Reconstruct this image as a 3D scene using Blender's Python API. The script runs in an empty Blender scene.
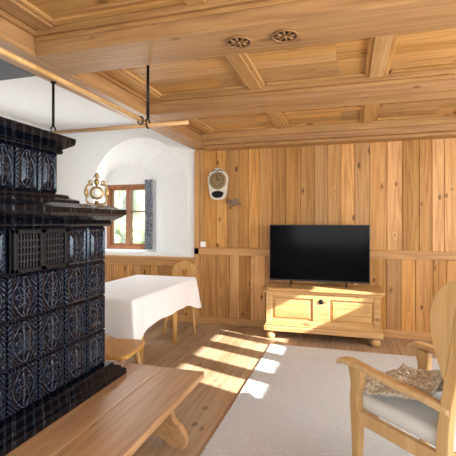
import bpy, bmesh, math, random
from mathutils import Vector, Matrix, noise
random.seed(7)
scene = bpy.context.scene
COL = scene.collection

# ------------------------------------------------------------------ materials
class N:
    def __init__(s, name):
        s.m = bpy.data.materials.new(name); s.m.use_nodes = True
        s.t = s.m.node_tree; s.n = s.t.nodes; s.l = s.t.links
        s.b = s.n['Principled BSDF']; s.out = s.n['Material Output']
    def node(s, typ, **kw):
        x = s.n.new(typ)
        for k, v in kw.items(): setattr(x, k, v)
        return x
    def put(s, sock, v):
        if isinstance(v, bpy.types.NodeSocket): s.l.new(v, sock)
        elif v is not None: sock.default_value = v
    def M(s, op, a, b=None, c=None, clamp=False):
        x = s.n.new('ShaderNodeMath'); x.operation = op; x.use_clamp = clamp
        s.put(x.inputs[0], a)
        if b is not None: s.put(x.inputs[1], b)
        if c is not None: s.put(x.inputs[2], c)
        return x.outputs[0]
    def noise(s, vec, scale, detail=3, rough=.5, dist=0.0):
        x = s.n.new('ShaderNodeTexNoise'); s.put(x.inputs['Vector'], vec)
        x.inputs['Scale'].default_value = scale; x.inputs['Detail'].default_value = detail
        x.inputs['Roughness'].default_value = rough; x.inputs['Distortion'].default_value = dist
        return x.outputs['Fac']
    def mapr(s, v, a, b, c=0.0, d=1.0, smooth=False):
        x = s.n.new('ShaderNodeMapRange')
        if smooth: x.interpolation_type = 'SMOOTHSTEP'
        s.put(x.inputs[0], v)
        for i, q in enumerate((a, b, c, d)): x.inputs[i+1].default_value = q
        return x.outputs[0]
    def mix(s, f, a, b, mode='MIX'):
        x = s.n.new('ShaderNodeMix'); x.data_type = 'RGBA'; x.blend_type = mode
        s.put(x.inputs[0], f)
        for i, q in ((6, a), (7, b)):
            if isinstance(q, (tuple, list)): q = (q[0], q[1], q[2], 1)
            s.put(x.inputs[i], q)
        return x.outputs[2]
    def bump(s, h, strength=.3, dist=.01):
        x = s.n.new('ShaderNodeBump'); s.put(x.inputs['Height'], h)
        x.inputs['Strength'].default_value = strength; x.inputs['Distance'].default_value = dist
        s.l.new(x.outputs[0], s.b.inputs['Normal'])
    def objco(s):
        return s.node('ShaderNodeTexCoord').outputs['Object']

def wood(name, axis, dark, mid, light, rough=.5, var=.35, knot=1.0, ring=1.0, fine=1.0, mul=1.0):
    dark, mid, light = [tuple(q*mul for q in c) for c in (dark, mid, light)]
    s = N(name)
    co = s.objco()
    rnd = s.node('ShaderNodeNewGeometry').outputs['Random Per Island']
    cmb = s.node('ShaderNodeCombineXYZ')
    for i, k in enumerate((37.1, 17.7, 23.3)): s.put(cmb.inputs[i], s.M('MULTIPLY', rnd, k))
    add = s.node('ShaderNodeVectorMath', operation='ADD'); s.put(add.inputs[0], co); s.put(add.inputs[1], cmb.outputs[0])
    sc = [1, 1, 1]; sc['xyz'.index(axis)] = .05
    mp = s.node('ShaderNodeMapping'); s.put(mp.inputs['Vector'], add.outputs[0]); mp.inputs['Scale'].default_value = sc
    sk = [1, 1, 1]; sk['xyz'.index(axis)] = .5
    mk_ = s.node('ShaderNodeMapping'); s.put(mk_.inputs['Vector'], add.outputs[0]); mk_.inputs['Scale'].default_value = sk
    vo = s.node('ShaderNodeTexVoronoi'); s.put(vo.inputs['Vector'], mk_.outputs[0]); vo.inputs['Scale'].default_value = 6.0
    kd = vo.outputs['Distance']
    near = s.mapr(kd, .25, .06, 0, 1, True)
    n1 = s.noise(mp.outputs[0], 5.0, 2, .5, .2)
    ph = s.M('ADD', s.M('MULTIPLY', n1, 75.0 * ring), s.M('MULTIPLY', near, 5.0 * knot))
    rings = s.M('MULTIPLY_ADD', s.M('SINE', ph), .5, .5)
    n2 = s.noise(mp.outputs[0], 55.0, 3, .6)
    n3 = s.noise(mp.outputs[0], 3.5, 2, .5)
    f = s.M('ADD', s.M('MULTIPLY', rings, .19), s.M('ADD', s.M('MULTIPLY', n2, .55 * fine), s.M('MULTIPLY', n3, .6)))
    f = s.mapr(f, .40, .94, 0, 1)
    cr = s.node('ShaderNodeValToRGB'); s.put(cr.inputs[0], f)
    cr.color_ramp.elements[0].color = (*dark, 1); cr.color_ramp.elements[1].color = (*light, 1)
    e = cr.color_ramp.elements.new(.5); e.color = (*mid, 1)
    c = cr.outputs[0]
    kn = s.mapr(kd, .15, .09, 0, .85 * min(1, knot), True)
    c = s.mix(kn, c, tuple(q * .35 for q in dark))
    hs = s.node('ShaderNodeHueSaturation'); s.put(hs.inputs['Color'], c)
    s.put(hs.inputs['Value'], s.M('MULTIPLY_ADD', rnd, var, 1 - var * .5))
    s.put(hs.inputs['Saturation'], s.M('MULTIPLY_ADD', s.M('FRACT', s.M('MULTIPLY', rnd, 7.3)), -.12, 1.05))
    s.put(s.b.inputs['Base Color'], hs.outputs[0])
    s.b.inputs['Roughness'].default_value = rough
    s.b.inputs['Specular IOR Level'].default_value = .35
    s.bump(f, .10, .003)
    return s.m

def plain(name, col, rough=.5, metal=0.0, bumpscale=0, bumpst=.2, coat=0.0, varamt=.06):
    s = N(name); co = s.objco()
    n = s.noise(co, bumpscale or 30, 4)
    c = s.mix(s.mapr(n, .3, .7), tuple(q * (1 - varamt) for q in col), tuple(min(1, q * (1 + varamt)) for q in col))
    s.put(s.b.inputs['Base Color'], c)
    s.b.inputs['Roughness'].default_value = rough; s.b.inputs['Metallic'].default_value = metal
    s.b.inputs['Coat Weight'].default_value = coat
    if bumpscale: s.bump(n, bumpst, .004)
    return s.m

W_WALL = wood('pine_wall', 'z', (.31, .13, .033), (.50, .245, .072), (.62, .335, .11), var=.52, knot=1.0)
W_WALLX = wood('pine_rail', 'x', (.34, .15, .04), (.50, .25, .078), (.60, .33, .11), var=.12, knot=.3)
W_CEIL = wood('pine_ceiling', 'x', (.35, .165, .05), (.50, .27, .095), (.60, .355, .135), var=.38, knot=.9)
W_CEILY = wood('pine_ceiling_batten', 'y', (.35, .17, .055), (.50, .275, .10), (.60, .355, .14), var=.15, knot=.4)
W_BEAM = wood('pine_beam', 'x', (.28, .13, .042), (.41, .21, .072), (.50, .28, .10), var=.12, knot=.6)
W_BEAMY = wood('pine_beam_side', 'y', (.28, .13, .042), (.41, .21, .072), (.50, .28, .10), var=.12, knot=.6)
W_FLOOR = wood('floor_boards', 'y', (.27, .17, .095), (.40, .27, .165), (.49, .355, .23), rough=.34, var=.28, knot=.8)
W_CHEST = wood('chest_pine', 'x', (.38, .19, .06), (.56, .315, .115), (.67, .41, .165), var=.1, knot=.8)
W_BENCH = wood('bench_pine', 'y', (.31, .155, .068), (.42, .235, .11), (.50, .30, .15), rough=.34, var=.12, knot=.6)
W_CHAIR = wood('beech_chair', 'z', (.47, .27, .10), (.58, .355, .15), (.66, .43, .20), rough=.4, var=.06, knot=0.0, ring=.5)
W_DINE = wood('dining_wood', 'z', (.40, .19, .05), (.54, .29, .088), (.64, .37, .125), rough=.4, var=.1, knot=.2)
W_WIN = wood('window_brown', 'z', (.20, .065, .02), (.31, .11, .034), (.40, .155, .05), rough=.4, var=.1, knot=0)
W_POLE = wood('pole_wood', 'x', (.44, .25, .105), (.55, .34, .16), (.62, .41, .21), var=.05, knot=0, ring=.4)
PLASTER = plain('white_plaster', (.80, .80, .79), .9, bumpscale=14, bumpst=.15, varamt=.02)
PLASTER_C = plain('white_ceiling', (.76, .76, .75), .9, bumpscale=14, bumpst=.1, varamt=.02)
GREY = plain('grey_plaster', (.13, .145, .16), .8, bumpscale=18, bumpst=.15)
IRON = plain('black_iron', (.012, .012, .014), .45, .6, bumpscale=60, bumpst=.1)
BLACKP = plain('tv_plastic', (.006, .006, .007), .35)
WHITEP = plain('white_switch', (.85, .85, .82), .4)

def screen_mat():
    s = N('tv_screen'); s.put(s.b.inputs['Base Color'], (.002, .0022, .003, 1))
    s.b.inputs['Specular IOR Level'].default_value = .06
    co = s.objco(); s.put(s.b.inputs['Roughness'], s.mapr(s.noise(co, 3, 2), .3, .7, .10, .16)); return s.m
SCREEN = screen_mat()

def cloth(name, col, scale, st=.4, axis=None, sheen=.3):
    s = N(name); co = s.objco()
    w = s.noise(co, scale, 4, .6); w2 = s.noise(co, 4, 3)
    c = s.mix(s.mapr(w, .3, .7), tuple(q * .90 for q in col), col)
    c = s.mix(s.mapr(w2, .35, .65, 0, .2), c, tuple(q * .92 for q in col))
    s.put(s.b.inputs['Base Color'], c); s.b.inputs['Roughness'].default_value = .95
    s.b.inputs['Sheen Weight'].default_value = sheen
    s.bump(w, st, .01); return s.m
LINEN = cloth('white_linen', (.88, .885, .89), 400, .05)
CUSH = cloth('cream_upholstery', (.74, .70, .62), 220, .3)

def rug_mat():
    s = N('rug_wool'); co = s.objco()
    sep = s.node('ShaderNodeSeparateXYZ'); s.put(sep.inputs[0], co)
    wob = s.M('MULTIPLY', s.noise(co, 9, 2), .9)
    r1 = s.M('SINE', s.M('ADD', s.M('MULTIPLY', sep.outputs[0], 210), wob))
    r2 = s.M('SINE', s.M('ADD', s.M('MULTIPLY', sep.outputs[1], 330), s.M('MULTIPLY', wob, 3)))
    n = s.noise(co, 80, 4, .7)
    h = s.M('ADD', s.M('MULTIPLY', s.M('MULTIPLY', r1, r2), .3), n)
    c = s.mix(s.mapr(h, .2, .85), (.52, .52, .52), (.95, .95, .94))
    c = s.mix(s.mapr(s.noise(co, 3, 3), .35, .65, 0, .35), c, (.75, .75, .745))
    s.put(s.b.inputs['Base Color'], c); s.b.inputs['Roughness'].default_value = 1
    s.bump(h, .9, .018); return s.m
RUG = rug_mat()

def knit_mat():
    s = N('knit_throw'); co = s.objco()
    sep = s.node('ShaderNodeTexCoord').outputs['UV']
    q = s.node('ShaderNodeSeparateXYZ'); s.put(q.inputs[0], sep)
    a = s.M('SINE', s.M('MULTIPLY', q.outputs[0], 130)); b = s.M('SINE', s.M('ADD', s.M('MULTIPLY', q.outputs[1], 150), s.M('MULTIPLY', a, 1.4)))
    h = s.M('ADD', s.M('MULTIPLY', s.M('ADD', a, b), .22), s.noise(co, 90, 3))
    c = s.mix(s.mapr(h, .0, .95), (.38, .30, .20), (.68, .59, .45))
    s.put(s.b.inputs['Base Color'], c); s.b.inputs['Roughness'].default_value = 1
    s.bump(h, .8, .01); return s.m
KNIT = knit_mat()

def tile_mat():
    s = N('glazed_stove_tile')
    uv = s.node('ShaderNodeTexCoord').outputs['UV']
    sep = s.node('ShaderNodeSeparateXYZ'); s.put(sep.inputs[0], uv)
    x = s.M('SUBTRACT', sep.outputs[0], .5); y = s.M('SUBTRACT', sep.outputs[1], .5)
    ax = s.M('ABSOLUTE', x); ay = s.M('ABSOLUTE', y)
    ex = s.M('DIVIDE', x, .33); ey = s.M('DIVIDE', y, .42)
    d = s.M('SQRT', s.M('ADD', s.M('MULTIPLY', ex, ex), s.M('MULTIPLY', ey, ey)))
    th = s.M('ARCTAN2', ey, ex)
    def line(v, w): return s.mapr(s.M('ABSOLUTE', v), w, w * .3, 0, 1)
    c4 = s.M('COSINE', s.M('MULTIPLY', th, 4)); c8 = s.M('COSINE', s.M('MULTIPLY', th, 8))
    r1 = line(s.M('SUBTRACT', d, s.M('MULTIPLY_ADD', c4, .07, .95)), .045)
    r2 = line(s.M('SUBTRACT', d, s.M('MULTIPLY_ADD', c8, .16, .55)), .05)
    r3 = line(s.M('SUBTRACT', d, s.M('MULTIPLY_ADD', c4, .10, .22)), .055)
    stem = s.M('MULTIPLY', s.mapr(ax, .018, .008), s.mapr(ay, .40, .38))
    diag = s.M('MULTIPLY', line(s.M('SUBTRACT', s.M('FRACT', s.M('MULTIPLY', s.M('ADD', ax, ay), 9)), .5), .12), s.mapr(d, 1.1, 1.16))
    f = s.M('MAXIMUM', s.M('MAXIMUM', r1, r2), s.M('MAXIMUM', r3, stem))
    f = s.M('MAXIMUM', f, s.M('MULTIPLY', diag, .6))
    nz = s.noise(s.objco(), 60, 4, .7)
    fm = s.M('MULTIPLY', f, s.mapr(nz, .35, .65, .1, 1))
    base = s.mix(s.mapr(s.noise(s.objco(), 22, 3), .35, .7), (.0012, .0018, .004), (.0025, .0045, .014))
    c = s.mix(s.M('MULTIPLY', fm, .55), base, (.16, .20, .28))
    s.put(s.b.inputs['Base Color'], c); s.b.inputs['Roughness'].default_value = .14
    s.b.inputs['Specular IOR Level'].default_value = .33
    s.b.inputs['Specular Tint'].default_value = (.72, .86, 1, 1)
    s.bump(f, .25, .003); return s.m
TILE = tile_mat()
def glaze():
    s = N('dark_glaze'); co = s.objco()
    sep = s.node('ShaderNodeSeparateXYZ'); s.put(sep.inputs[0], co)
    w = s.M('FRACT', s.M('MULTIPLY', s.M('ADD', sep.outputs[1], sep.outputs[0]), 1 / .19))
    seam = s.mapr(s.M('ABSOLUTE', s.M('SUBTRACT', w, .5)), .475, .49)
    sc = s.M('SINE', s.M('MULTIPLY', s.M('ADD', sep.outputs[1], sep.outputs[0]), 110))
    fl = s.M('MULTIPLY', s.mapr(s.M('ADD', sc, s.M('MULTIPLY', s.noise(co, 40, 3), 1.2)), 1.2, 1.8), .10)
    c = s.mix(fl, (.0015, .0022, .005), (.14, .18, .25))
    c = s.mix(seam, c, (.02, .02, .02))
    s.put(s.b.inputs['Base Color'], c); s.b.inputs['Roughness'].default_value = .16
    s.b.inputs['Specular IOR Level'].default_value = .35
    s.b.inputs['Specular Tint'].default_value = (.72, .86, 1, 1)
    s.bump(s.M('SUBTRACT', s.M('MULTIPLY', sc, .1), seam), .5, .004); return s.m
GLAZE = glaze()

def curtain_mat():
    s = N('blue_white_curtain'); co = s.objco()
    v = s.node('ShaderNodeTexVoronoi'); s.put(v.inputs['Vector'], co); v.inputs['Scale'].default_value = 45
    c = s.mix(s.mapr(v.outputs['Distance'], .2, .6), (.50, .52, .56), (.09, .105, .15))
    s.put(s.b.inputs['Base Color'], c); s.b.inputs['Roughness'].default_value = .9; return s.m
CURT = curtain_mat()
def sheer():
    s = N('added_sun_sheer_cloth')  # cloth of the added curtains that soften the east sun
    s.b.inputs['Base Color'].default_value = (.9, .88, .84, 1); s.b.inputs['Roughness'].default_value = .9
    tr = s.node('ShaderNodeBsdfTranslucent'); tr.inputs[0].default_value = (.9, .88, .83, 1)
    mx = s.node('ShaderNodeMixShader'); mx.inputs[0].default_value = .6
    s.l.new(s.b.outputs[0], mx.inputs[1]); s.l.new(tr.outputs[0], mx.inputs[2]); s.l.new(mx.outputs[0], s.out.inputs[0])
    s.bump(s.noise(s.objco(), 200, 2), .2); return s.m
SHEER = sheer()
def glassm():
    s = N('window_glass')
    tr = s.node('ShaderNodeBsdfTransparent'); gl = s.node('ShaderNodeBsdfGlossy'); gl.inputs['Roughness'].default_value = .02
    mx = s.node('ShaderNodeMixShader'); mx.inputs[0].default_value = .06
    s.l.new(tr.outputs[0], mx.inputs[1]); s.l.new(gl.outputs[0], mx.inputs[2]); s.l.new(mx.outputs[0], s.out.inputs[0]); return s.m
GLASS = glassm()
def leaf():
    s = N('foliage'); co = s.objco(); n = s.noise(co, 7, 5, .7)
    s.put(s.b.inputs['Base Color'], s.mix(s.mapr(n, .35, .65), (.10, .17, .06), (.45, .52, .26))); s.b.inputs['Roughness'].default_value = .8
    s.bump(n, 1, .1); return s.m
LEAF = leaf()
GRASS = plain('grass', (.26, .34, .14), .9, bumpscale=20, varamt=.3)
BARK = plain('bark', (.14, .09, .06), .9, bumpscale=20, varamt=.3)

# ------------------------------------------------------------------ geometry helpers
def mk(name, bm, mat, parent=None, smooth=False, bevel=0.0, seg=2):
    bmesh.ops.recalc_face_normals(bm, faces=bm.faces)
    me = bpy.data.meshes.new(name); bm.to_mesh(me); bm.free()
    me.materials.append(mat)
    if smooth:
        for p in me.polygons: p.use_smooth = True
    o = bpy.data.objects.new(name, me); COL.objects.link(o)
    if parent: o.parent = parent
    if bevel:
        b = o.modifiers.new('bevel', 'BEVEL'); b.width = bevel; b.segments = seg; b.limit_method = 'ANGLE'; b.angle_limit = math.radians(40)
    return o
def empty(name, loc=(0, 0, 0), rz=0.0, sc=1.0):
    o = bpy.data.objects.new(name, None); o.location = loc; o.rotation_euler = (0, 0, rz); o.empty_display_size = .1
    o.scale = (sc, sc, sc)
    COL.objects.link(o); return o
def abox(bm, lo, hi):
    v = [bm.verts.new((x, y, z)) for x in (lo[0], hi[0]) for y in (lo[1], hi[1]) for z in (lo[2], hi[2])]
    for f in ((0, 1, 3, 2), (4, 6, 7, 5), (0, 4, 5, 1), (2, 3, 7, 6), (0, 2, 6, 4), (1, 5, 7, 3)):
        bm.faces.new([v[i] for i in f])
def box(name, lo, hi, mat, parent=None, bevel=.004, seg=2):
    bm = bmesh.new(); abox(bm, lo, hi); return mk(name, bm, mat, parent, bevel=bevel, seg=seg)
def boxes(name, L, mat, parent=None, bevel=.003):
    bm = bmesh.new()
    for lo, hi in L: abox(bm, lo, hi)
    return mk(name, bm, mat, parent, bevel=bevel, seg=1)
def to3(p, axis, t):
    return {'x': (t, p[0], p[1]), 'y': (p[0], t, p[1]), 'z': (p[0], p[1], t)}[axis]
def board(name, pts, axis, t0, t1, mat, parent=None, bevel=.004, smooth=False):
    bm = bmesh.new()
    a = [bm.verts.new(to3(p, axis, t0)) for p in pts]; b = [bm.verts.new(to3(p, axis, t1)) for p in pts]
    bm.faces.new(a); bm.faces.new(b[::-1]); n = len(pts)
    for i in range(n): bm.faces.new((a[i], a[(i+1) % n], b[(i+1) % n], b[i]))
    return mk(name, bm, mat, parent, bevel=bevel)
def crom(pts, k=6, closed=True, zmin=None):
    out = []; n = len(pts); P = [Vector(p) for p in pts]
    for i in range(n if closed else n - 1):
        g = (lambda j: P[j % n]) if closed else (lambda j: P[max(0, min(n-1, j))])
        p0, p1, p2, p3 = g(i-1), g(i), g(i+1), g(i+2)
        for s in range(k):
            t = s / k
            out.append(tuple(.5 * ((2*p1) + (p2-p0)*t + (2*p0-5*p1+4*p2-p3)*t*t + (3*p1-p0-3*p2+p3)*t**3)))
    if not closed: out.append(tuple(P[-1]))
    if zmin is not None: out = [(a, max(zmin, b)) for a, b in out]
    return out
def tube(name, pts, r, mat, parent=None, seg=10, radii=None, flat=1.0):
    bm = bmesh.new(); P = [Vector(p) for p in pts]; rings = []
    up0 = Vector((0, 0, 1))
    for i, p in enumerate(P):
        d = (P[min(i+1, len(P)-1)] - P[max(i-1, 0)]).normalized()
        s = d.cross(up0)
        if s.length < .05: s = d.cross(Vector((0, 1, 0)))
        s.normalize(); u = s.cross(d).normalized()
        rr = radii[i] if radii else r
        rings.append([bm.verts.new(p + (s*math.cos(a) + u*math.sin(a)*flat)*rr) for a in [2*math.pi*k/seg for k in range(seg)]])
    for a, b in zip(rings, rings[1:]):
        for k in range(seg): bm.faces.new((a[k], a[(k+1) % seg], b[(k+1) % seg], b[k]))
    bm.faces.new(rings[0]); bm.faces.new(rings[-1])
    o = mk(name, bm, mat, parent, smooth=True); return o
def lathe(name, prof, c, mat, parent=None, seg=24, axis='z'):
    bm = bmesh.new(); rings = []
    for r, z in prof:
        ring = []
        for k in range(seg):
            a = 2*math.pi*k/seg; x, y = r*math.cos(a), r*math.sin(a)
            q = {'z': (x, y, z), 'y': (x, z, y), 'x': (z, x, y)}[axis]
            ring.append(bm.verts.new(Vector(c) + Vector(q)))
        rings.append(ring)
    for a, b in zip(rings, rings[1:]):
        for k in range(seg): bm.faces.new((a[k], a[(k+1) % seg], b[(k+1) % seg], b[k]))
    bm.faces.new(rings[0]); bm.faces.new(rings[-1])
    return mk(name, bm, mat, parent, smooth=True)
def cut(o, cutters):
    for c in cutters:
        m = o.modifiers.new('b', 'BOOLEAN'); m.object = c; m.operation = 'DIFFERENCE'; m.solver = 'EXACT'
    bpy.context.view_layer.update()
    dg = bpy.context.evaluated_depsgraph_get()
    me = bpy.data.meshes.new_from_object(o.evaluated_get(dg)); o.modifiers.clear(); o.data = me
    for c in cutters: bpy.data.objects.remove(c, do_unlink=True)
def ellipsoid(name, c, r, mat, parent=None, rot=None, sub=3):
    bm = bmesh.new(); bmesh.ops.create_icosphere(bm, subdivisions=sub, radius=1)
    for v in bm.verts:
        q = Vector((v.co.x*r[0], v.co.y*r[1], v.co.z*r[2]))
        if rot: q = rot @ q
        v.co = q + Vector(c)
    return mk(name, bm, mat, parent, smooth=True)

# ------------------------------------------------------------------ room shell
XL, XR, YB, YF = -4.6, 2.7, 5.42, -1.6
XS = -2.125          # where the plaster ends and the panelling starts
ZC = 2.65; ZB = 2.5; ZW = 2.95

# floor boards
bm = bmesh.new(); x = XL
while x < XR:
    w = random.uniform(.15, .22); x2 = min(XR, x + w)
    y = YF - random.uniform(0, 2)
    while y < YB:
        y2 = y + random.uniform(2.6, 4.2)
        abox(bm, (x + .001, max(YF, y) + .001, -.04), (x2 - .001, min(YB, y2) - .001, 0)); y = y2
    x = x2
abox(bm, (XL, YF, -.1), (XR, YB, -.04))
mk('floor', bm, W_FLOOR, bevel=.0015, seg=1)

# back (north) wall : panelled part
bm = bmesh.new()
abox(bm, (XS, YB + .002, 0), (XR + .3, YB + .5, ZW))
def planks(bm, x0, x1, z0, z1, wmin, wmax, yy=YB, th=.02):
    x = x0
    while x < x1 - .02:
        w = random.uniform(wmin, wmax); x2 = x + w
        if x1 - x2 < wmin * .6: x2 = x1
        abox(bm, (x + .003, yy - th + random.uniform(0, .003), z0), (x2 - .003, yy, z1)); x = x2
planks(bm, XS, XR, .0, 1.0, .13, .21); planks(bm, XS, XR, 1.0, 2.5, .13, .21)
mk('wall_north_panelled', bm, W_WALL, bevel=.003, seg=1)
boxes('trim_1', [((XS, YB-.036, .985), (XR, YB-.018, 1.085)), ((XS, YB-.046, 1.07), (XR, YB-.018, 1.092))], W_WALLX)
boxes('baseboard_north', [((XS, YB-.04, 0), (XR, YB-.018, .10))], W_WALLX)
boxes('trim_2', [((XS, YB-.036, .1), (XS+.07, YB-.018, 2.46)), ((1.95, YB-.03, .1), (2.07, YB-.018, 2.46))], W_WALL)

# plaster part with arched window niche
wall = box('wall_north_plaster', (XL-.3, YB, 0), (XS, YB+.6, ZW), PLASTER, bevel=0)
def archprof(xl, xr, zb, zs, rise, n=20):
    c = (xl+xr)/2; h = (xr-xl)/2
    return [(xl, zb), (xr, zb)] + [(c + h*math.cos(math.pi*i/n), zs + rise*math.sin(math.pi*i/n)) for i in range(n+1)]
A = archprof(-3.84, -2.25, .98, 1.96, .77); B = archprof(-3.84, -2.98, .98, 2.06, .32)
bm = bmesh.new()
def lerp(y):
    t = (y - YB) / (5.76 - YB); return [((1-t)*a[0]+t*b[0], y, (1-t)*a[1]+t*b[1]) for a, b in zip(A, B)]
va = [bm.verts.new(p) for p in lerp(YB - .05)]; vb = [bm.verts.new(p) for p in lerp(5.76)]
bm.faces.new(va); bm.faces.new(vb[::-1]); n = len(A)
for i in range(n): bm.faces.new((va[i], va[(i+1) % n], vb[(i+1) % n], vb[i]))
c1 = mk('cutter1', bm, PLASTER)
c2 = box('cutter2', (-3.82, 5.6, 1.01), (-3.03, 6.3, 2.06), PLASTER, bevel=0)
cut(wall, [c1, c2])
# window
w = empty('window_1')
L = [((-3.82, 5.76, 1.01), (-3.76, 5.84, 2.06)), ((-3.09, 5.76, 1.01), (-3.03, 5.84, 2.06)), ((-3.76, 5.76, 2.0), (-3.09, 5.84, 2.06)), ((-3.76, 5.76, 1.01), (-3.09, 5.84, 1.07)),
     ((-3.46, 5.75, 1.07), (-3.39, 5.85, 2.0)), ((-3.76, 5.78, 1.07), (-3.725, 5.83, 2.0)), ((-3.125, 5.78, 1.07), (-3.09, 5.83, 2.0)),
     ((-3.74, 5.785, 1.61), (-3.12, 5.83, 1.632)), ((-3.72, 5.78, 1.07), (-3.13, 5.83, 1.10)), ((-3.72, 5.78, 1.97), (-3.13, 5.83, 2.0))]
boxes('frame', L, W_WIN, w); box('glass', (-3.76, 5.808, 1.07), (-3.09, 5.812, 2.0), GLASS, w, bevel=0)
boxes('sill', [((-3.83, 5.44, .98), (-3.0, 5.78, 1.0))], PLASTER, w)
def drape(name, x0, x1, y, z0, z1, amp, folds, mat, axis='x'):
    bm = bmesh.new(); nu, nv = 60, 12; g = []
    for i in range(nu+1):
        row = []
        for j in range(nv+1):
            u = i/nu; v = j/nv; yy = y + amp*math.sin(u*folds*2*math.pi + .5*math.sin(v*3))*(1-.4*v)
            xx = x0+(x1-x0)*u; zz = z0+(z1-z0)*v
            row.append(bm.verts.new((xx, yy, zz) if axis == 'x' else (yy, xx, zz)))
        g.append(row)
    for i in range(nu):
        for j in range(nv): bm.faces.new((g[i][j], g[i+1][j], g[i+1][j+1], g[i][j+1]))
    return mk(name, bm, mat, smooth=True)
drape('curtain', -3.08, -2.94, 5.68, 1.02, 2.12, .016, 3, CURT)
# dado behind dining table
bm = bmesh.new(); planks(bm, XL, XS, .08, .90, .12, .16)
mk('trim_3', bm, W_WALL, bevel=.003, seg=1)
boxes('trim_4', [((XL, YB-.05, .90), (XS, YB-.0005, .94)), ((XL, YB-.03, .0), (XS, YB-.0005, .09)), ((XL, YB-.032, .80), (XS, YB-.0205, .90))], W_WALLX)

# other walls
box('wall_west', (XL-.3, YF-.3, 0), (XL, YB, ZW), PLASTER, bevel=0)
ops = [(1.90, 2.32), (2.46, 2.90), (3.02, 3.42), (3.50, 4.05)]
ZT = 2.44
bw = box('wall_east', (XR, YF-.3, 0), (XR+.3, YB, ZW), PLASTER, bevel=0)
cs = [box('cut%d' % i, (XR-.1, a, .95), (XR+.4, b, ZT), PLASTER, bevel=0) for i, (a, b) in enumerate(ops)]
cs.append(box('cutx', (XR-.1, -.6, .9), (XR+.4, 1.2, 2.2), PLASTER, bevel=0))
cut(bw, cs)
for i, (a, b) in enumerate(ops + [(-.6, 1.2)]):
    e = empty('window_%d' % (i+2)); X = XR + .03
    zt = ZT if i < 4 else 2.2; zb = .95 if i < 4 else .9; zm = 1.80 if i < 4 else 1.73
    boxes('frame', [((X, a, zb), (X+.05, a+.03, zt)), ((X, b-.03, zb), (X+.05, b, zt)), ((X, a, zt-.03), (X+.05, b, zt)), ((X, a, zb), (X+.05, b, zb+.03)), ((X, a, zm), (X+.05, b, zm+.03))], W_WIN, e)
    cc = drape('added_sun_sheer', a+.01, b-.01, X-.012, zb+.02, zm+.015 if i < 4 else 2.18, .008, 4 if i < 4 else 14, SHEER, 'y'); cc.parent = e  # unseen curtains, added to keep direct sun off the rug
sw = box('wall_south', (XL, YF-.3, 0), (XR, YF, ZW), PLASTER, bevel=0)
cut(sw, [box('cuts', (-1.6, YF-.4, .8), (1.8, YF+.1, 2.2), PLASTER, bevel=0)])
e = empty('window_7')  # unseen window, added to frame the south fill lamp
boxes('frame', [((x, YF-.1, .8), (x+.05, YF-.05, 2.2)) for x in (-1.6, -.5, .6, 1.75)] + [((-1.6, YF-.1, .8), (1.8, YF-.05, .85)), ((-1.6, YF-.1, 2.15), (1.8, YF-.05, 2.2))], W_WIN, e)
boxes('baseboard_east', [((XR-.02, YF, 0), (XR, YB-.05, .1))], W_BEAMY)

# ceiling
bm = bmesh.new(); y = YF
while y < YB:
    y2 = min(YB, y + random.uniform(.13, .19)); x = -2.1
    while x < XR:
        x2 = min(XR, x + 1.01); abox(bm, (x, y+.002, ZC+.02), (x2, y2-.002, ZC+.05)); x = x2
    y = y2
abox(bm, (-2.1, YF, ZC+.05), (XR, YB, ZW))
mk('ceiling', bm, W_CEIL, bevel=.002, seg=1)
box('ceiling_plaster', (XL, YF, ZW), (XR+.3, YB+.5, ZW+.1), PLASTER_C, bevel=0)
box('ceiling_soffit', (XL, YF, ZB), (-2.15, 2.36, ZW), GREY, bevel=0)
# beams (stepped mouldings)
def beam_x(name, y0, y1, zb, mat=W_BEAM, x0=-1.9):
    boxes(name, [((x0, y0, zb), (XR, y1, ZC+.045)), ((x0, y0-.035, ZC-.035), (XR, y0, ZC+.02)), ((x0, y1, ZC-.035), (XR, y1+.035, ZC+.02)), ((x0, y0-.015, ZC-.065), (XR, y0, ZC-.035)), ((x0, y1, ZC-.065), (XR, y1+.015, ZC-.035))], mat, bevel=.006)
beam_x('ceiling_beam', 2.08, 2.42, ZB)
beam_x('ceiling_beam.001', 3.53, 3.80, ZB)
boxes('ceiling_beam.002', [((-1.9, 5.12, 2.50), (XR, YB-.02, ZC+.045)), ((-1.9, 5.07, 2.57), (XR, 5.12, ZC+.02)), ((-1.9, 5.18, 2.46), (XR, YB-.02, 2.50))], W_BEAM, bevel=.006)
beam_x('ceiling_beam.003', .6, .94, ZB)
boxes('ceiling_beam.004', [((-2.15, YF, ZB), (-1.9, YB, ZW)), ((-1.9, YF, ZC-.03), (-1.865, YB-.02, ZC+.02))], W_BEAMY, bevel=.008)
# ceiling battens
bm = bmesh.new()
for (a, b) in ((YF, .56), (.98, 2.04), (2.46, 3.49), (3.84, 5.06)):
    for xc in (-1.78, -.79, .22, 1.23, 2.24):
        abox(bm, (xc-.09, a, ZC-.002), (xc+.09, b, ZC+.02)); abox(bm, (xc-.055, a, ZC-.016), (xc+.055, b, ZC-.002))
mk('trim_5', bm, W_CEILY, bevel=.004, seg=1)
bm = bmesh.new()
for (a, b) in ((2.46, 3.49), (3.84, 5.06), (.98, 2.04)):
    for i in range(4):
        x0 = -1.69 + i*1.01; x1 = x0 + .83
        abox(bm, (x0, a, ZC+.0), (x1, a+.05, ZC+.02)); abox(bm, (x0, b-.05, ZC+.0), (x1, b, ZC+.02))
        if (a, b) == (3.84, 5.06): abox(bm, (x0, 4.42, ZC+.0), (x1, 4.50, ZC+.02))
mk('trim_6', bm, W_CEIL, bevel=.004, seg=1)
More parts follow.
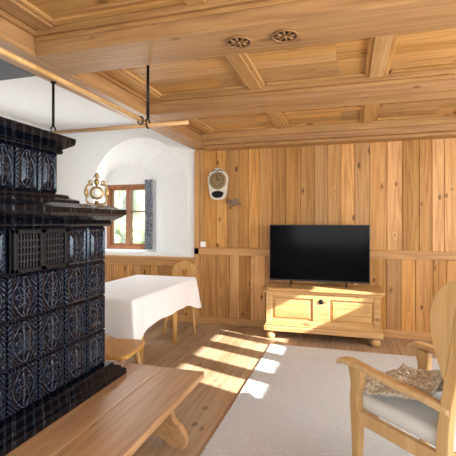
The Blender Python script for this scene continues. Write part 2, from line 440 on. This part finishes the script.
# carved rosettes on the beam underside
CARVE = plain('carved_wood', (.28, .135, .045), .5)
for k, xc in enumerate((-.61, -.34)):
    r = empty('carved_rosette')
    lathe('ring', [(.078, ZB-.0), (.078, ZB-.008), (.070, ZB-.010), (.064, ZB-.008), (.064, ZB)], (xc, 2.25, 0), CARVE, r, 32)
    lathe('boss', [(.014, ZB), (.012, ZB-.012), (.004, ZB-.015)], (xc, 2.25, 0), CARVE, r)
    for j in range(8):
        a = j*math.pi/4
        ellipsoid('petal_%d' % j, (xc+.038*math.cos(a), 2.25+.038*math.sin(a), ZB-.002), (.022, .008, .010), CARVE, r, Matrix.Rotation(a, 3, 'Z'), 2)

# ------------------------------------------------------------------ outside
box('ground', (-40, 6.6, -.6), (40, 60, -.5), GRASS, bevel=0)
def tree(x, y, s):
    t = empty('tree', (x, y, -.5))
    tube('trunk', [(0, 0, 0), (.05*s, 0, 1*s), (0, .05, 2.2*s)], .15*s, BARK, t)
    for k in range(6):
        bm = bmesh.new(); bmesh.ops.create_icosphere(bm, subdivisions=4, radius=random.uniform(.7, 1.1)*s)
        off = Vector((random.uniform(-.8, .8), random.uniform(-.8, .8), random.uniform(1.4, 3.2)))*s
        for v in bm.verts: v.co = v.co*(1+.35*noise.noise(v.co*2.2+off)) + off
        mk('crown_%d' % k, bm, LEAF, t, smooth=True)
tree(-7.5, 12, 1.2); tree(-9.6, 15, 1.5); tree(-4.6, 14, 1.2)

# ------------------------------------------------------------------ tiled stove
st = empty('tiled_stove')
box('plinth', (-2.2, .1, 0), (-1.5, 2.24, .41), PLASTER, st)
def rloft(name, rect, prof, mat, cap=True):
    bm = bmesh.new(); rs = []
    for o, z in prof:
        rs.append([bm.verts.new(p) for p in ((rect[0]-o, rect[1]-o, z), (rect[2]+o, rect[1]-o, z), (rect[2]+o, rect[3]+o, z), (rect[0]-o, rect[3]+o, z))])
    for a, b in zip(rs, rs[1:]):
        for k in range(4): bm.faces.new((a[k], a[(k+1) % 4], b[(k+1) % 4], b[k]))
    bm.faces.new(rs[0]); bm.faces.new(rs[-1])
    return mk(name, bm, mat, st, bevel=.004)
R1 = (-2.2, .1, -1.5, 2.24); R2 = (-2.08, .2, -1.62, 1.94)
rloft('base_moulding', R1, [(.10, .452), (.10, .487), (.075, .497), (.075, .51), (.04, .525), (.04, .54), (0, .545)], GLAZE)
rloft('lower_core', R1, [(-.004, .545), (-.004, 1.425)], GLAZE)
rloft('lower_cornice', R1, [(0, 1.42), (.025, 1.425), (.035, 1.44), (.025, 1.452), (.05, 1.462), (.085, 1.485), (.10, 1.50), (.10, 1.528), (.07, 1.535), (.03, 1.553), (-.02, 1.56)], GLAZE)
rloft('upper_base', R2, [(.09, 1.555), (.09, 1.575), (.05, 1.59), (.045, 1.605), (.0, 1.615)], GLAZE)
rloft('upper_core', R2, [(-.004, 1.61), (-.004, 1.85)], GLAZE)
rloft('upper_cornice', R2, [(0, 1.84), (.02, 1.845), (.028, 1.857), (.02, 1.868), (.045, 1.885), (.07, 1.90), (.075, 1.92), (.075, 1.94), (.04, 1.95), (.0, 1.965)], GLAZE)
def tiles(name, O, U, Nn, n, wu, z0, rows, hv, skip=()):
    bm = bmesh.new(); uvl = bm.loops.layers.uv.new('UVMap'); O, U, Nn = Vector(O), Vector(U), Vector(Nn); Z = Vector((0, 0, 1))
    prof = [(.003, 0), (.006, .010), (.020, .016), (.028, .010), (.045, .008), (.065, .014)]
    for i in range(n):
        for j in range(rows):
            if (i, j) in skip: continue
            rings = []
            for m, h in prof:
                ring = []
                for (a, b) in ((m, m), (wu-m, m), (wu-m, hv-m), (m, hv-m)):
                    v = bm.verts.new(O + U*(i*wu+a) + Z*(z0+j*hv+b) + Nn*h); ring.append((v, (a/wu, b/hv)))
                rings.append(ring)
            def face(q):
                f = bm.faces.new([t[0] for t in q])
                for l, t in zip(f.loops, q): l[uvl].uv = t[1]
            for a, b in zip(rings, rings[1:]):
                for k in range(4): face((a[k], a[(k+1) % 4], b[(k+1) % 4], b[k]))
            face(rings[-1])
    return mk(name, bm, TILE, st, bevel=.0025)
sk = {(2, 3), (3, 3)}
tiles('tiles_lower_side', (-1.504, 2.24, 0), (0, -1, 0), (1, 0, 0), 11, .194, .545, 4, .219, sk)
tiles('tiles_lower_end', (-2.2, 2.236, 0), (1, 0, 0), (0, 1, 0), 4, .175, .545, 4, .219)
tiles('tiles_upper_side', (-1.624, 1.94, 0), (0, -1, 0), (1, 0, 0), 10, .155, 1.615, 1, .23)
tiles('tiles_upper_end', (-2.08, 1.936, 0), (1, 0, 0), (0, 1, 0), 3, .153, 1.615, 1, .23)
# cast iron warm air grille
g0, g1, z0, z1 = 1.475, 1.845, 1.21, 1.415
X0, X1 = -1.487, -1.462
L = [((X0, g0, z0), (X1, g0+.025, z1)), ((X0, g1-.025, z0), (X1, g1, z1)), ((X0, g0, z0), (X1, g1, z0+.022)), ((X0, g0, z1-.022), (X1, g1, z1)), ((X0, (g0+g1)/2-.02, z0), (X1, (g0+g1)/2+.02, z1))]
box('grille_back', (-1.5, g0, z0), (-1.487, g1, z1), IRON, st)
boxes('grille_frame', L, IRON, st, bevel=.003)
L = []
for s0, s1 in ((g0+.025, (g0+g1)/2-.02), ((g0+g1)/2+.02, g1-.025)):
    for k in range(1, 7):
        y = s0+(s1-s0)*k/7; L.append(((-1.487, y-.004, z0+.02), (-1.47, y+.004, z1-.02)))
    for k in range(1, 5):
        z = z0+.022+(z1-z0-.044)*k/5; L.append(((-1.485, s0, z-.004), (-1.472, s1, z+.004)))
GR = plain('grey_iron', (.03, .03, .033), .4, .5)
boxes('grille_bars', L, GR, st, bevel=0)

# gilt mantel clock on the stove shelf
mc = empty('mantel_clock', (-1.575, 2.26, 1.533), math.radians(35), 1.12)
BRONZE = plain('antique_gilt', (.36, .23, .09), .4, .7, bumpscale=70, bumpst=.3)
lathe('foot', [(.035, 0), (.04, .006), (.03, .014), (.012, .03), (.012, .05)], (0, 0, 0), BRONZE, mc)
lathe('case', [(.02, -.015), (.036, -.015), (.040, -.01), (.040, .01), (.034, .015)], (0, 0, .095), BRONZE, mc, axis='y')
FACE = plain('enamel_face', (.72, .70, .64), .4)
lathe('face_front', [(.001, -.018), (.026, -.018), (.026, -.012)], (0, 0, .095), FACE, mc, axis='y')
for sx in (-1, 1):
    tube('scroll_%d' % (sx+1), crom([(sx*.012, 0, .03), (sx*.045, 0, .035), (sx*.058, 0, .06), (sx*.048, 0, .085), (sx*.058, 0, .115), (sx*.05, 0, .14), (sx*.02, 0, .145)], 5, False), .006, BRONZE, mc, 8)
    ellipsoid('leaf_%d' % (sx+1), (sx*.058, 0, .10), (.012, .006, .025), BRONZE, mc)
    tube('volute_%d' % (sx+1), [(sx*(.035+.012*math.cos(a)*(1-a/14)), -.004, .155+.012*math.sin(a)*(1-a/14)) for a in [q*.6 for q in range(14)]], .004, BRONZE, mc, 6)
lathe('finial', [(.004, .135), (.014, .15), (.016, .165), (.008, .178), (.004, .185), (.012, .195), (.012, .205), (.002, .215)], (0, 0, 0), BRONZE, mc)
ellipsoid('finial_bar', (0, 0, .188), (.022, .005, .005), BRONZE, mc)

# ------------------------------------------------------------------ stove bench
be = empty('stove_bench')
bm = bmesh.new()
for a, b in ((-1.49, -1.21), (-1.209, -.92)): abox(bm, (a, .1, .41), (b, 2.52, .45))
abox(bm, (-2.3, 2.245, .41), (-1.492, 2.52, .45)); abox(bm, (-2.3, .1, .41), (-1.492, 2.243, .45))
mk('seat', bm, W_BENCH, be, bevel=.005)
pr = [(-1.49, 0)] + [(-1.40, 0), (-1.36, .03), (-1.28, .06), (-1.20, .06), (-1.13, .03), (-1.10, 0), (-1.0, 0)] + crom([(-1.0, 0), (-.985, .05), (-1.02, .12), (-1.08, .18), (-1.085, .25), (-1.04, .31), (-.99, .35), (-.985, .41)], 5, False, 0) + [(-1.49, .41)]
for k, yy in enumerate((2.36, .9)):
    board('support_%d' % (k+1), pr, 'y', yy, yy+.05, W_BENCH, be, .005)
box('apron', (-1.11, .15, .30), (-1.085, 2.36, .409), W_BENCH, be)

# ------------------------------------------------------------------ drying rack over stove
dr = empty('drying_rack')
tube('pole_across', [(-2.27, 2.5, 2.12), (-1.03, 2.5, 2.12)], .014, W_POLE, dr)
tube('pole_along', [(-1.36, 2.58, 2.15), (-1.36, .3, 2.15)], .014, W_CHAIR, dr)
for k, (xx, zt) in enumerate(((-2.12, ZB), (-1.33, ZC))):
    tube('hanger_%d' % (k+1), [(xx, 2.5, zt), (xx, 2.5, 2.165)], .010, IRON, dr)
    tube('loop_%d' % (k+1), [(xx, 2.5+.026*math.sin(a), 2.135+.034*math.cos(a)) for a in [i*math.pi/7 for i in range(14)]], .006, IRON, dr)
    lathe('plate_%d' % (k+1), [(.022, zt-.001), (.022, zt-.006), (.012, zt-.012)], (xx, 2.5, 0), IRON, dr)
tube('loop_3', [(-1.36+.02*math.sin(a), 2.45, 2.145+.026*math.cos(a)) for a in [i*math.pi/7 for i in range(15)]], .005, IRON, dr)
tube('hanger_3', [(-1.36, .7, ZB), (-1.36, .7, 2.15)], .008, IRON, dr)

# ------------------------------------------------------------------ dining table + cloth
TX0, TX1, TY0, TY1, TZ = -2.62, -1.80, 3.10, 4.62, .76
t = empty('dining_table')
box('top', (TX0+.01, TY0+.01, TZ-.03), (TX1-.01, TY1-.01, TZ), W_DINE, t)
for k, (sx, sy) in enumerate(((TX1-.20, TY0+.5), (TX0+.12, TY0+.5), (TX1-.20, TY1-.2), (TX0+.12, TY1-.2))):
    tube('leg_%d' % (k+1), [(sx, sy, 0), (sx-.02, sy+.03, TZ-.03)], .03, W_DINE, t, 12, radii=[.030, .044])
box('frame', (TX0+.1, TY0+.42, TZ-.11), (TX1-.12, TY1-.1, TZ-.031), W_DINE, t)
bm = bmesh.new()
per = []
nx, ny = 40, 74
for i in range(nx): per.append((TX0+(TX1-TX0)*i/nx, TY0, 0, -1))
for i in range(ny): per.append((TX1, TY0+(TY1-TY0)*i/ny, 1, 0))
for i in range(nx): per.append((TX1-(TX1-TX0)*i/nx, TY1, 0, 1))
for i in range(ny): per.append((TX0, TY1-(TY1-TY0)*i/ny, -1, 0))
cx, cy = (TX0+TX1)/2, (TY0+TY1)/2
rows = 12; rings = []
for j in range(rows+1):
    ring = []
    for i, (px, py, nx_, ny_) in enumerate(per):
        dc = min(math.hypot(px-a, py-b) for a in (TX0, TX1) for b in (TY0, TY1))
        cw = math.exp(-(dc/.10)**2)
        v = j/rows
        drop = (.28 + .10*math.exp(-(dc/.20)**2))*v
        fold = .008*math.sin(i*.36) + .006*math.sin(i*.17+1)
        out = .004 + v*(.024 + fold + .045*cw)
        dx, dy = nx_, ny_
        if cw > .05:
            ddx, ddy = (px-cx), (py-cy); sgn = (math.copysign(1, ddx)*.7, math.copysign(1, ddy)*.7)
            dx = dx*(1-cw)+sgn[0]*cw; dy = dy*(1-cw)+sgn[1]*cw
        ring.append(bm.verts.new((px+dx*out, py+dy*out, TZ+.006-drop)))
    rings.append(ring)
np_ = len(per)
for a, b in zip(rings, rings[1:]):
    for k in range(np_): bm.faces.new((a[k], a[(k+1) % np_], b[(k+1) % np_], b[k]))
inner = [bm.verts.new((cx+(px-cx)*.985, cy+(py-cy)*.992, TZ+.009)) for (px, py, nx_, ny_) in per]
for k in range(np_): bm.faces.new((inner[k], inner[(k+1) % np_], rings[0][(k+1) % np_], rings[0][k]))
bm.faces.new(inner)
o = mk('tablecloth', bm, LINEN, smooth=True)

# ------------------------------------------------------------------ dining chairs
def dchair(name, loc, rz):
    c = empty(name, loc, rz)
    seat = crom([(-.17, -.18), (.17, -.18), (.21, 0), (.21, .19), (.12, .225), (-.12, .225), (-.21, .19), (-.21, 0)], 4)
    board('seat', seat, 'z', .42, .455, W_DINE, c, .008)
    for k, (sx, sy) in enumerate(((-.13, -.12), (.13, -.12), (-.15, .15), (.15, .15))):
        tube('leg_%d' % (k+1), [(sx*1.35, sy*1.35, 0), (sx, sy, .42)], .02, W_DINE, c, 8, radii=[.018, .026])
    half = [(.085, .44), (.09, .52), (.13, .60), (.165, .70), (.17, .80), (.13, .86), (.085, .875), (.05, .905)]
    pts = [(x, z) for x, z in half] + [(0, .915)] + [(-x, z) for x, z in reversed(half)]
    pts = crom(pts, 4)
    b = board('backrest', pts, 'y', -.018, .010, W_DINE, None, 0)
    h = board('cutter', crom([(0, .70), (.045, .75), (.04, .79), (.018, .795), (0, .78), (-.018, .795), (-.04, .79), (-.045, .75)], 4), 'y', -.1, .1, W_DINE)
    cut(b, [h])
    for v in b.data.vertices: v.co.y += -.155 - (v.co.z-.44)*.22
    b.parent = c
    m = b.modifiers.new('bevel', 'BEVEL'); m.width = .004; m.limit_method = 'ANGLE'
dchair('dining_chair', (-2.12, 4.93, 0), math.radians(180+14))
dchair('dining_chair.001', (-1.82, 2.80, 0), math.radians(-82))

# ------------------------------------------------------------------ rug
bm = bmesh.new(); nx, ny = 60, 80; x0, x1, y0, y1 = -.87, 1.75, 1.05, 4.66
g = [[bm.verts.new((x0+(x1-x0)*i/nx + (.004*noise.noise(Vector((j*.5, 0, 0))) if i in (0, nx) else 0), y0+(y1-y0)*j/ny + (.006*noise.noise(Vector((i*.5, 3, 0))) if j in (0, ny) else 0), .016+.001*noise.noise(Vector((i*.4, j*.4, 0))))) for j in range(ny+1)] for i in range(nx+1)]
for i in range(nx):
    for j in range(ny): bm.faces.new((g[i][j], g[i+1][j], g[i+1][j+1], g[i][j+1]))
r = bmesh.ops.extrude_face_region(bm, geom=bm.faces[:])
for e_ in r['geom']:
    if isinstance(e_, bmesh.types.BMVert): e_.co.z = .001
mk('area_rug', bm, RUG)

# ------------------------------------------------------------------ chest
ch = empty('wooden_chest')
cx0, cx1, cy0, cy1 = -.98, .36, 4.92, 5.37
box('body', (cx0, cy0+.02, .15), (cx1, cy1, .60), W_CHEST, ch)
board('lid', [(cx0-.045, cy0-.035), (cx1+.045, cy0-.035), (cx1+.045, cy1+.01), (cx0-.045, cy1+.01)], 'z', .605, .64, W_CHEST, ch, .01)
boxes('lid_moulding', [((cx0-.02, cy0-.012, .575), (cx1+.02, cy1, .604))], W_CHEST, ch, .008)
boxes('plinth', [((cx0-.03, cy0-.02, .10), (cx1+.03, cy1, .165)), ((cx0-.015, cy0-.008, .165), (cx1+.015, cy1, .19))], W_CHEST, ch, .008)
fw = .075
L = [((cx0, cy0, .19), (cx0+fw, cy0+.02, .575)), ((cx1-fw, cy0, .19), (cx1, cy0+.02, .575)), ((cx0+fw, cy0, .515), (cx1-fw, cy0+.02, .575)), ((cx0+fw, cy0, .19), (cx1-fw, cy0+.02, .245))]
mid = (cx0+cx1)/2
L += [((mid-.10, cy0, .245), (mid+.10, cy0+.02, .515))]
boxes('front_frame', L, W_CHEST, ch, .005)
def rp(x0, x1):
    bm = bmesh.new(); z0, z1 = .25, .51; P = [(0, .0), (.010, .002), (.03, .014), (.05, .014)]; rs = []
    for m, h in P: rs.append([bm.verts.new((a, cy0+.02-h, b)) for a, b in ((x0+m, z0+m), (x1-m, z0+m), (x1-m, z1-m), (x0+m, z1-m))])
    for a, b in zip(rs, rs[1:]):
        for k in range(4): bm.faces.new((a[k], a[(k+1) % 4], b[(k+1) % 4], b[k]))
    bm.faces.new(rs[-1]); return bm
mk('panel_1', rp(cx0+fw+.01, mid-.11), W_CHEST, ch); mk('panel_2', rp(mid+.11, cx1-fw-.01), W_CHEST, ch)
lathe('lock_plate', [(.001, -.012), (.02, -.012), (.028, -.006), (.03, .0)], (mid, cy0, .49), IRON, ch, axis='y')
for k, (fx, fy) in enumerate(((cx0+.05, cy0+.05), (cx1-.05, cy0+.05), (cx0+.05, cy1-.06), (cx1-.05, cy1-.06))):
    lathe('foot_%d' % (k+1), [(.03, 0), (.05, .012), (.06, .04), (.052, .07), (.032, .085), (.032, .10)], (fx, fy, 0), W_CHEST, ch)

# ------------------------------------------------------------------ television
tv = empty('television')
box('panel', (-.975, 5.13, .70), (.255, 5.165, 1.415), BLACKP, tv, .004)
box('screen', (-.965, 5.1275, .72), (.245, 5.131, 1.406), SCREEN, tv, 0)
box('rear_housing', (-.75, 5.165, .76), (.03, 5.20, 1.15), BLACKP, tv, .012)
for k, xx in enumerate((-.70, -.02)):
    tube('stand_%d_a' % k, [(xx, 5.03, .648), (xx, 5.12, .675), (xx, 5.148, .72)], .008, BLACKP, tv)
    tube('stand_%d_b' % k, [(xx, 5.27, .648), (xx, 5.18, .675), (xx, 5.148, .72)], .008, BLACKP, tv)

# ------------------------------------------------------------------ wall clock, ornament, switch
wc = empty('wall_clock', (-1.755, YB-.022, 1.985), 0, 1.14)
pts = crom([(-.06, -.19), (.06, -.19), (.105, -.13), (.115, -.06), (.125, .02), (.13, .08), (.10, .14), (.05, .185), (0, .195), (-.05, .185), (-.10, .14), (-.13, .08), (-.125, .02), (-.115, -.06), (-.105, -.13)], 4)
CREAM = plain('clock_shield', (.66, .61, .50), .5)
board('shield', pts, 'y', -.05, 0, CREAM, wc, .006)
lathe('dial', [(.001, -.062), (.090, -.062), (.096, -.055), (.096, -.05)], (0, 0, .04), FACE, wc, axis='y', seg=36)
RIMG = plain('dial_rim_gilt', (.30, .21, .10), .4, .5)
lathe('dial_rim', [(.094, -.066), (.104, -.066), (.108, -.05), (.094, -.05)], (0, 0, .04), RIMG, wc, axis='y', seg=36)
for k in range(12):
    a = k*math.pi/6
    tube('numeral_%d' % k, [(.064*math.sin(a), -.064, .04+.064*math.cos(a)), (.084*math.sin(a), -.064, .04+.084*math.cos(a))], .005, IRON, wc, 6)
tube('hand_hour', [(0, -.066, .04), (.035, -.066, .065)], .005, IRON, wc, 6)
tube('hand_minute', [(0, -.067, .04), (-.01, -.067, .10)], .004, IRON, wc, 6)
board('shield_carving', crom([(-.045, -.165), (.045, -.165), (.075, -.11), (0, -.085), (-.075, -.11)], 4), 'y', -.056, -.05, IRON, wc, .002)
tube('crest', crom([(-.07, -.055, .155), (-.03, -.055, .175), (0, -.055, .16), (.03, -.055, .175), (.07, -.055, .155)], 4, False), .006, IRON, wc, 6)

cb = empty('carved_bird', (-1.52, YB-.022, 1.715), 0, 1.15)
DKW = plain('weathered_wood', (.20, .14, .09), .6, bumpscale=50)
bmr = Matrix.Rotation(math.radians(-12), 3, 'Y')
ellipsoid('body', (0, -.04, 0), (.06, .022, .025), DKW, cb, bmr)
ellipsoid('head', (-.062, -.04, .022), (.022, .018, .018), DKW, cb)
tube('beak', [(-.08, -.04, .022), (-.105, -.04, .015)], .006, IRON, cb, 6, radii=[.007, .001])
board('tail', [(.04, -.012), (.10, -.04), (.095, -.015), (.045, .01)], 'y', -.045, -.035, DKW, cb, .001)
board('wing', crom([(-.03, .01), (.0, .045), (.05, .05), (.04, .005)], 4), 'y', -.066, -.058, DKW, cb, .001)
tube('perch', [(-.01, 0, -.035), (-.01, -.04, -.035), (-.01, -.04, -.01)], .004, IRON, cb, 6)

sw_ = empty('light_switch', (-1.99, YB-.022, 1.13))
box('plate', (-.04, -.010, -.04), (.04, 0, .04), WHITEP, sw_, .003); box('rocker', (-.026, -.015, -.026), (.026, -.009, .026), WHITEP, sw_, .002)

# ------------------------------------------------------------------ armchair
ac = empty('armchair', (.43, 2.35, .019), math.radians(45))
for k, sx in enumerate((-1, 1)):
    X = sx*.285
    board('front_leg_%d' % (k+1), crom([(.235, 0), (.225, .2), (.22, .36), (.235, .46), (.215, .55), (.225, .625), (.30, .625), (.285, .54), (.29, .46), (.285, .36), (.275, .2), (.27, 0)], 5, True, 0), 'x', X-.022, X+.022, W_CHAIR, ac, .007)
    board('back_post_%d' % (k+1), crom([(-.34, 0), (-.27, .0), (-.235, .2), (-.225, .42), (-.245, .62), (-.285, .85), (-.33, 1.12), (-.39, 1.12), (-.345, .85), (-.30, .62), (-.285, .42), (-.29, .2)], 5, True, 0), 'x', X-.022, X+.022, W_CHAIR, ac, .007)
    bm = bmesh.new()
    P = crom([(X-sx*.00, -.29, .60), (X+sx*.012, -.15, .622), (X+sx*.02, .05, .635), (X+sx*.02, .22, .65), (X+sx*.02, .31, .652), (X+sx*.02, .365, .635)], 5, False)
    W = [.026, .026, .03, .034, .04, .036]
    rings = []; NN = len(P)
    for i, p in enumerate(P):
        tt = i/(NN-1)*5; a = int(min(4, tt)); wv = W[a]*(1-(tt-a))+W[a+1]*(tt-a); h = .018
        if i == NN-1: wv *= .55; h *= .55
        ring = [bm.verts.new((p[0]+wv*math.copysign(abs(math.cos(q))**.6, math.cos(q)), p[1], p[2]+h*math.copysign(abs(math.sin(q))**.6, math.sin(q)))) for q in [2*math.pi*m/16 for m in range(16)]]
        rings.append(ring)
    for a, b in zip(rings, rings[1:]):
        for m in range(16): bm.faces.new((a[m], a[(m+1) % 16], b[(m+1) % 16], b[m]))
    bm.faces.new(rings[0]); bm.faces.new(rings[-1])
    mk('armrest_%d' % (k+1), bm, W_CHAIR, ac, smooth=True)
    board('wing_%d' % (k+1), crom([(-.275, .66), (-.262, .72), (-.235, .80), (-.205, .90), (-.195, 1.00), (-.215, 1.09), (-.27, 1.16), (-.35, 1.20), (-.41, 1.20), (-.38, 1.05), (-.33, .85)], 5), 'x', X-.016, X+.016, W_CHAIR, ac, .006)
    box('side_rail_%d' % (k+1), (X-.016, -.24, .33), (X+.016, .24, .40), W_CHAIR, ac)
box('front_rail', (-.265, .235, .32), (.265, .27, .40), W_CHAIR, ac)
box('back_rail', (-.265, -.27, .32), (.265, -.24, .40), W_CHAIR, ac)
cu = box('seat_cushion', (-.258, -.225, .385), (.258, .285, .475), CUSH, ac, .035, 5)
for p in cu.data.polygons: p.use_smooth = True
bm = bmesh.new()
rs = crom([(-.262, .42), (-.285, .65), (-.325, .85), (-.365, 1.08)], 5, False)
va = []
for y, z in rs:
    va.append([bm.verts.new((x, y - .03*(1-(x/.262)**2), z + (.05*(1-(x/.262)**2) if z > 1.07 else 0))) for x in [-.262+.524*i/12 for i in range(13)]])
for a, b in zip(va, va[1:]):
    for i in range(12): bm.faces.new((a[i], a[i+1], b[i+1], b[i]))
o = mk('back_cushion', bm, CUSH, ac, smooth=True); sm = o.modifiers.new('s', 'SOLIDIFY'); sm.thickness = .035; sm.offset = 0
tube('top_rail', crom([(-.285, -.375, 1.15), (-.15, -.395, 1.19), (0, -.40, 1.205), (.15, -.395, 1.19), (.285, -.375, 1.15)], 5, False), .026, W_CHAIR, ac, 12)

# knitted throw : crumpled on the seat and climbing the backrest
th = empty('throw_blanket', (.43, 2.35, .019), math.radians(45))
bm = bmesh.new(); uvl = bm.loops.layers.uv.new('UVMap'); nu, nv = 90, 100; g = []
path = crom([(0, -.262, .88), (0, -.205, .74), (0, -.13, .62), (0, -.03, .57), (0, .09, .53), (0, .20, .505), (0, .29, .492), (0, .315, .45)], 10, False)
for i in range(nu+1):
    row = []
    for j in range(nv+1):
        u = i/nu; v = j/nv
        x = -.25+.50*u + .02*math.sin(v*5)
        q3 = Vector((u*2.6+v*1.5, v*3.0, 4))
        ridge = max(0, 1-abs(noise.noise(q3)*2.2))**2
        lump = .018*noise.noise(Vector((u*5, v*6, 1))) + .042*ridge + .006*noise.noise(Vector((u*12, v*12, 2)))
        vv = v*(1-.14*(1-u)*(.6+.4*math.sin(u*9))-.06*abs(math.sin(u*7)))
        k0 = min(len(path)-2, int(vv*(len(path)-1))); p = path[k0]; q_ = path[k0+1]; fr = vv*(len(path)-1)-k0
        py, pz = p[1]*(1-fr)+q_[1]*fr, p[2]*(1-fr)+q_[2]*fr
        edge = min(1, min(u, 1-u)/.12); pz = pz - (1-edge)**2*.03*(pz > .5)
        x = max(-.255, min(.25, x))
        row.append((bm.verts.new((x, py+lump*(1-v), pz+lump*(.4+v)*(.4+.6*edge)+.004)), (u, v)))
    g.append(row)
for i in range(nu):
    for j in range(nv):
        q = (g[i][j], g[i+1][j], g[i+1][j+1], g[i][j+1]); f = bm.faces.new([t_[0] for t_ in q])
        for l, t_ in zip(f.loops, q): l[uvl].uv = t_[1]
o = mk('knit', bm, KNIT, th, smooth=True); sm = o.modifiers.new('s', 'SOLIDIFY'); sm.thickness = .014; sm.offset = 0

# ------------------------------------------------------------------ lights
def area(name, loc, rot, sx, sy, power, col):
    l = bpy.data.lights.new(name, 'AREA'); l.shape = 'RECTANGLE'; l.size = sx; l.size_y = sy; l.energy = power; l.color = col
    o = bpy.data.objects.new(name, l); o.location = loc; o.rotation_euler = rot; COL.objects.link(o); return o
d = Vector((-1, .35, -.53)).normalized()
s = bpy.data.lights.new('sun', 'SUN'); s.energy = 26; s.angle = math.radians(.5); s.color = (1, .97, .91)
so = bpy.data.objects.new('sun', s); so.rotation_euler = d.to_track_quat('-Z', 'Y').to_euler(); so.location = (8, 0, 6); COL.objects.link(so)
area('daylight_east', (XR-.05, 2.9, 1.55), (0, math.radians(90), 0), 1.2, 2.0, 88, (.92, .97, 1))
area('daylight_east_near', (XR-.05, .3, 1.55), (0, math.radians(90), 0), 1.3, 1.8, 72, (.92, .97, 1))
area('fill_south', (.1, YF+.03, 1.5), (math.radians(90), 0, 0), 3.3, 1.4, 85, (.93, .97, 1))  # fill lamp added behind the camera to brighten the room
area('daylight_window', (-3.4, 5.74, 1.52), (math.radians(-90), 0, 0), .6, .9, 16, (.95, .98, 1))
area('fill_west', (XL+.05, 3.6, 1.6), (0, math.radians(-90), 0), 1.2, 1.6, 28, (.96, .98, 1))  # added fill for the dining side; this wall has no window

w = bpy.data.worlds.new('World'); scene.world = w; w.use_nodes = True
nt = w.node_tree; bg = nt.nodes['Background']
sky = nt.nodes.new('ShaderNodeTexSky'); sky.sky_type = 'NISHITA'; sky.sun_disc = False; sky.sun_elevation = math.radians(30); sky.sun_rotation = math.radians(100)
nt.links.new(sky.outputs[0], bg.inputs[0]); bg.inputs[1].default_value = .55

# ------------------------------------------------------------------ camera
cam = bpy.data.cameras.new('camera'); co = bpy.data.objects.new('camera', cam); COL.objects.link(co)
co.location = (0, 0, 1.45); co.rotation_euler = (math.radians(90), 0, math.radians(16.7))
cam.sensor_width = 36; cam.lens = 36*400/456; cam.shift_y = -6/456; cam.clip_start = .05
scene.camera = co
scene.view_settings.view_transform = 'Standard'
scene.view_settings.exposure = 0.0
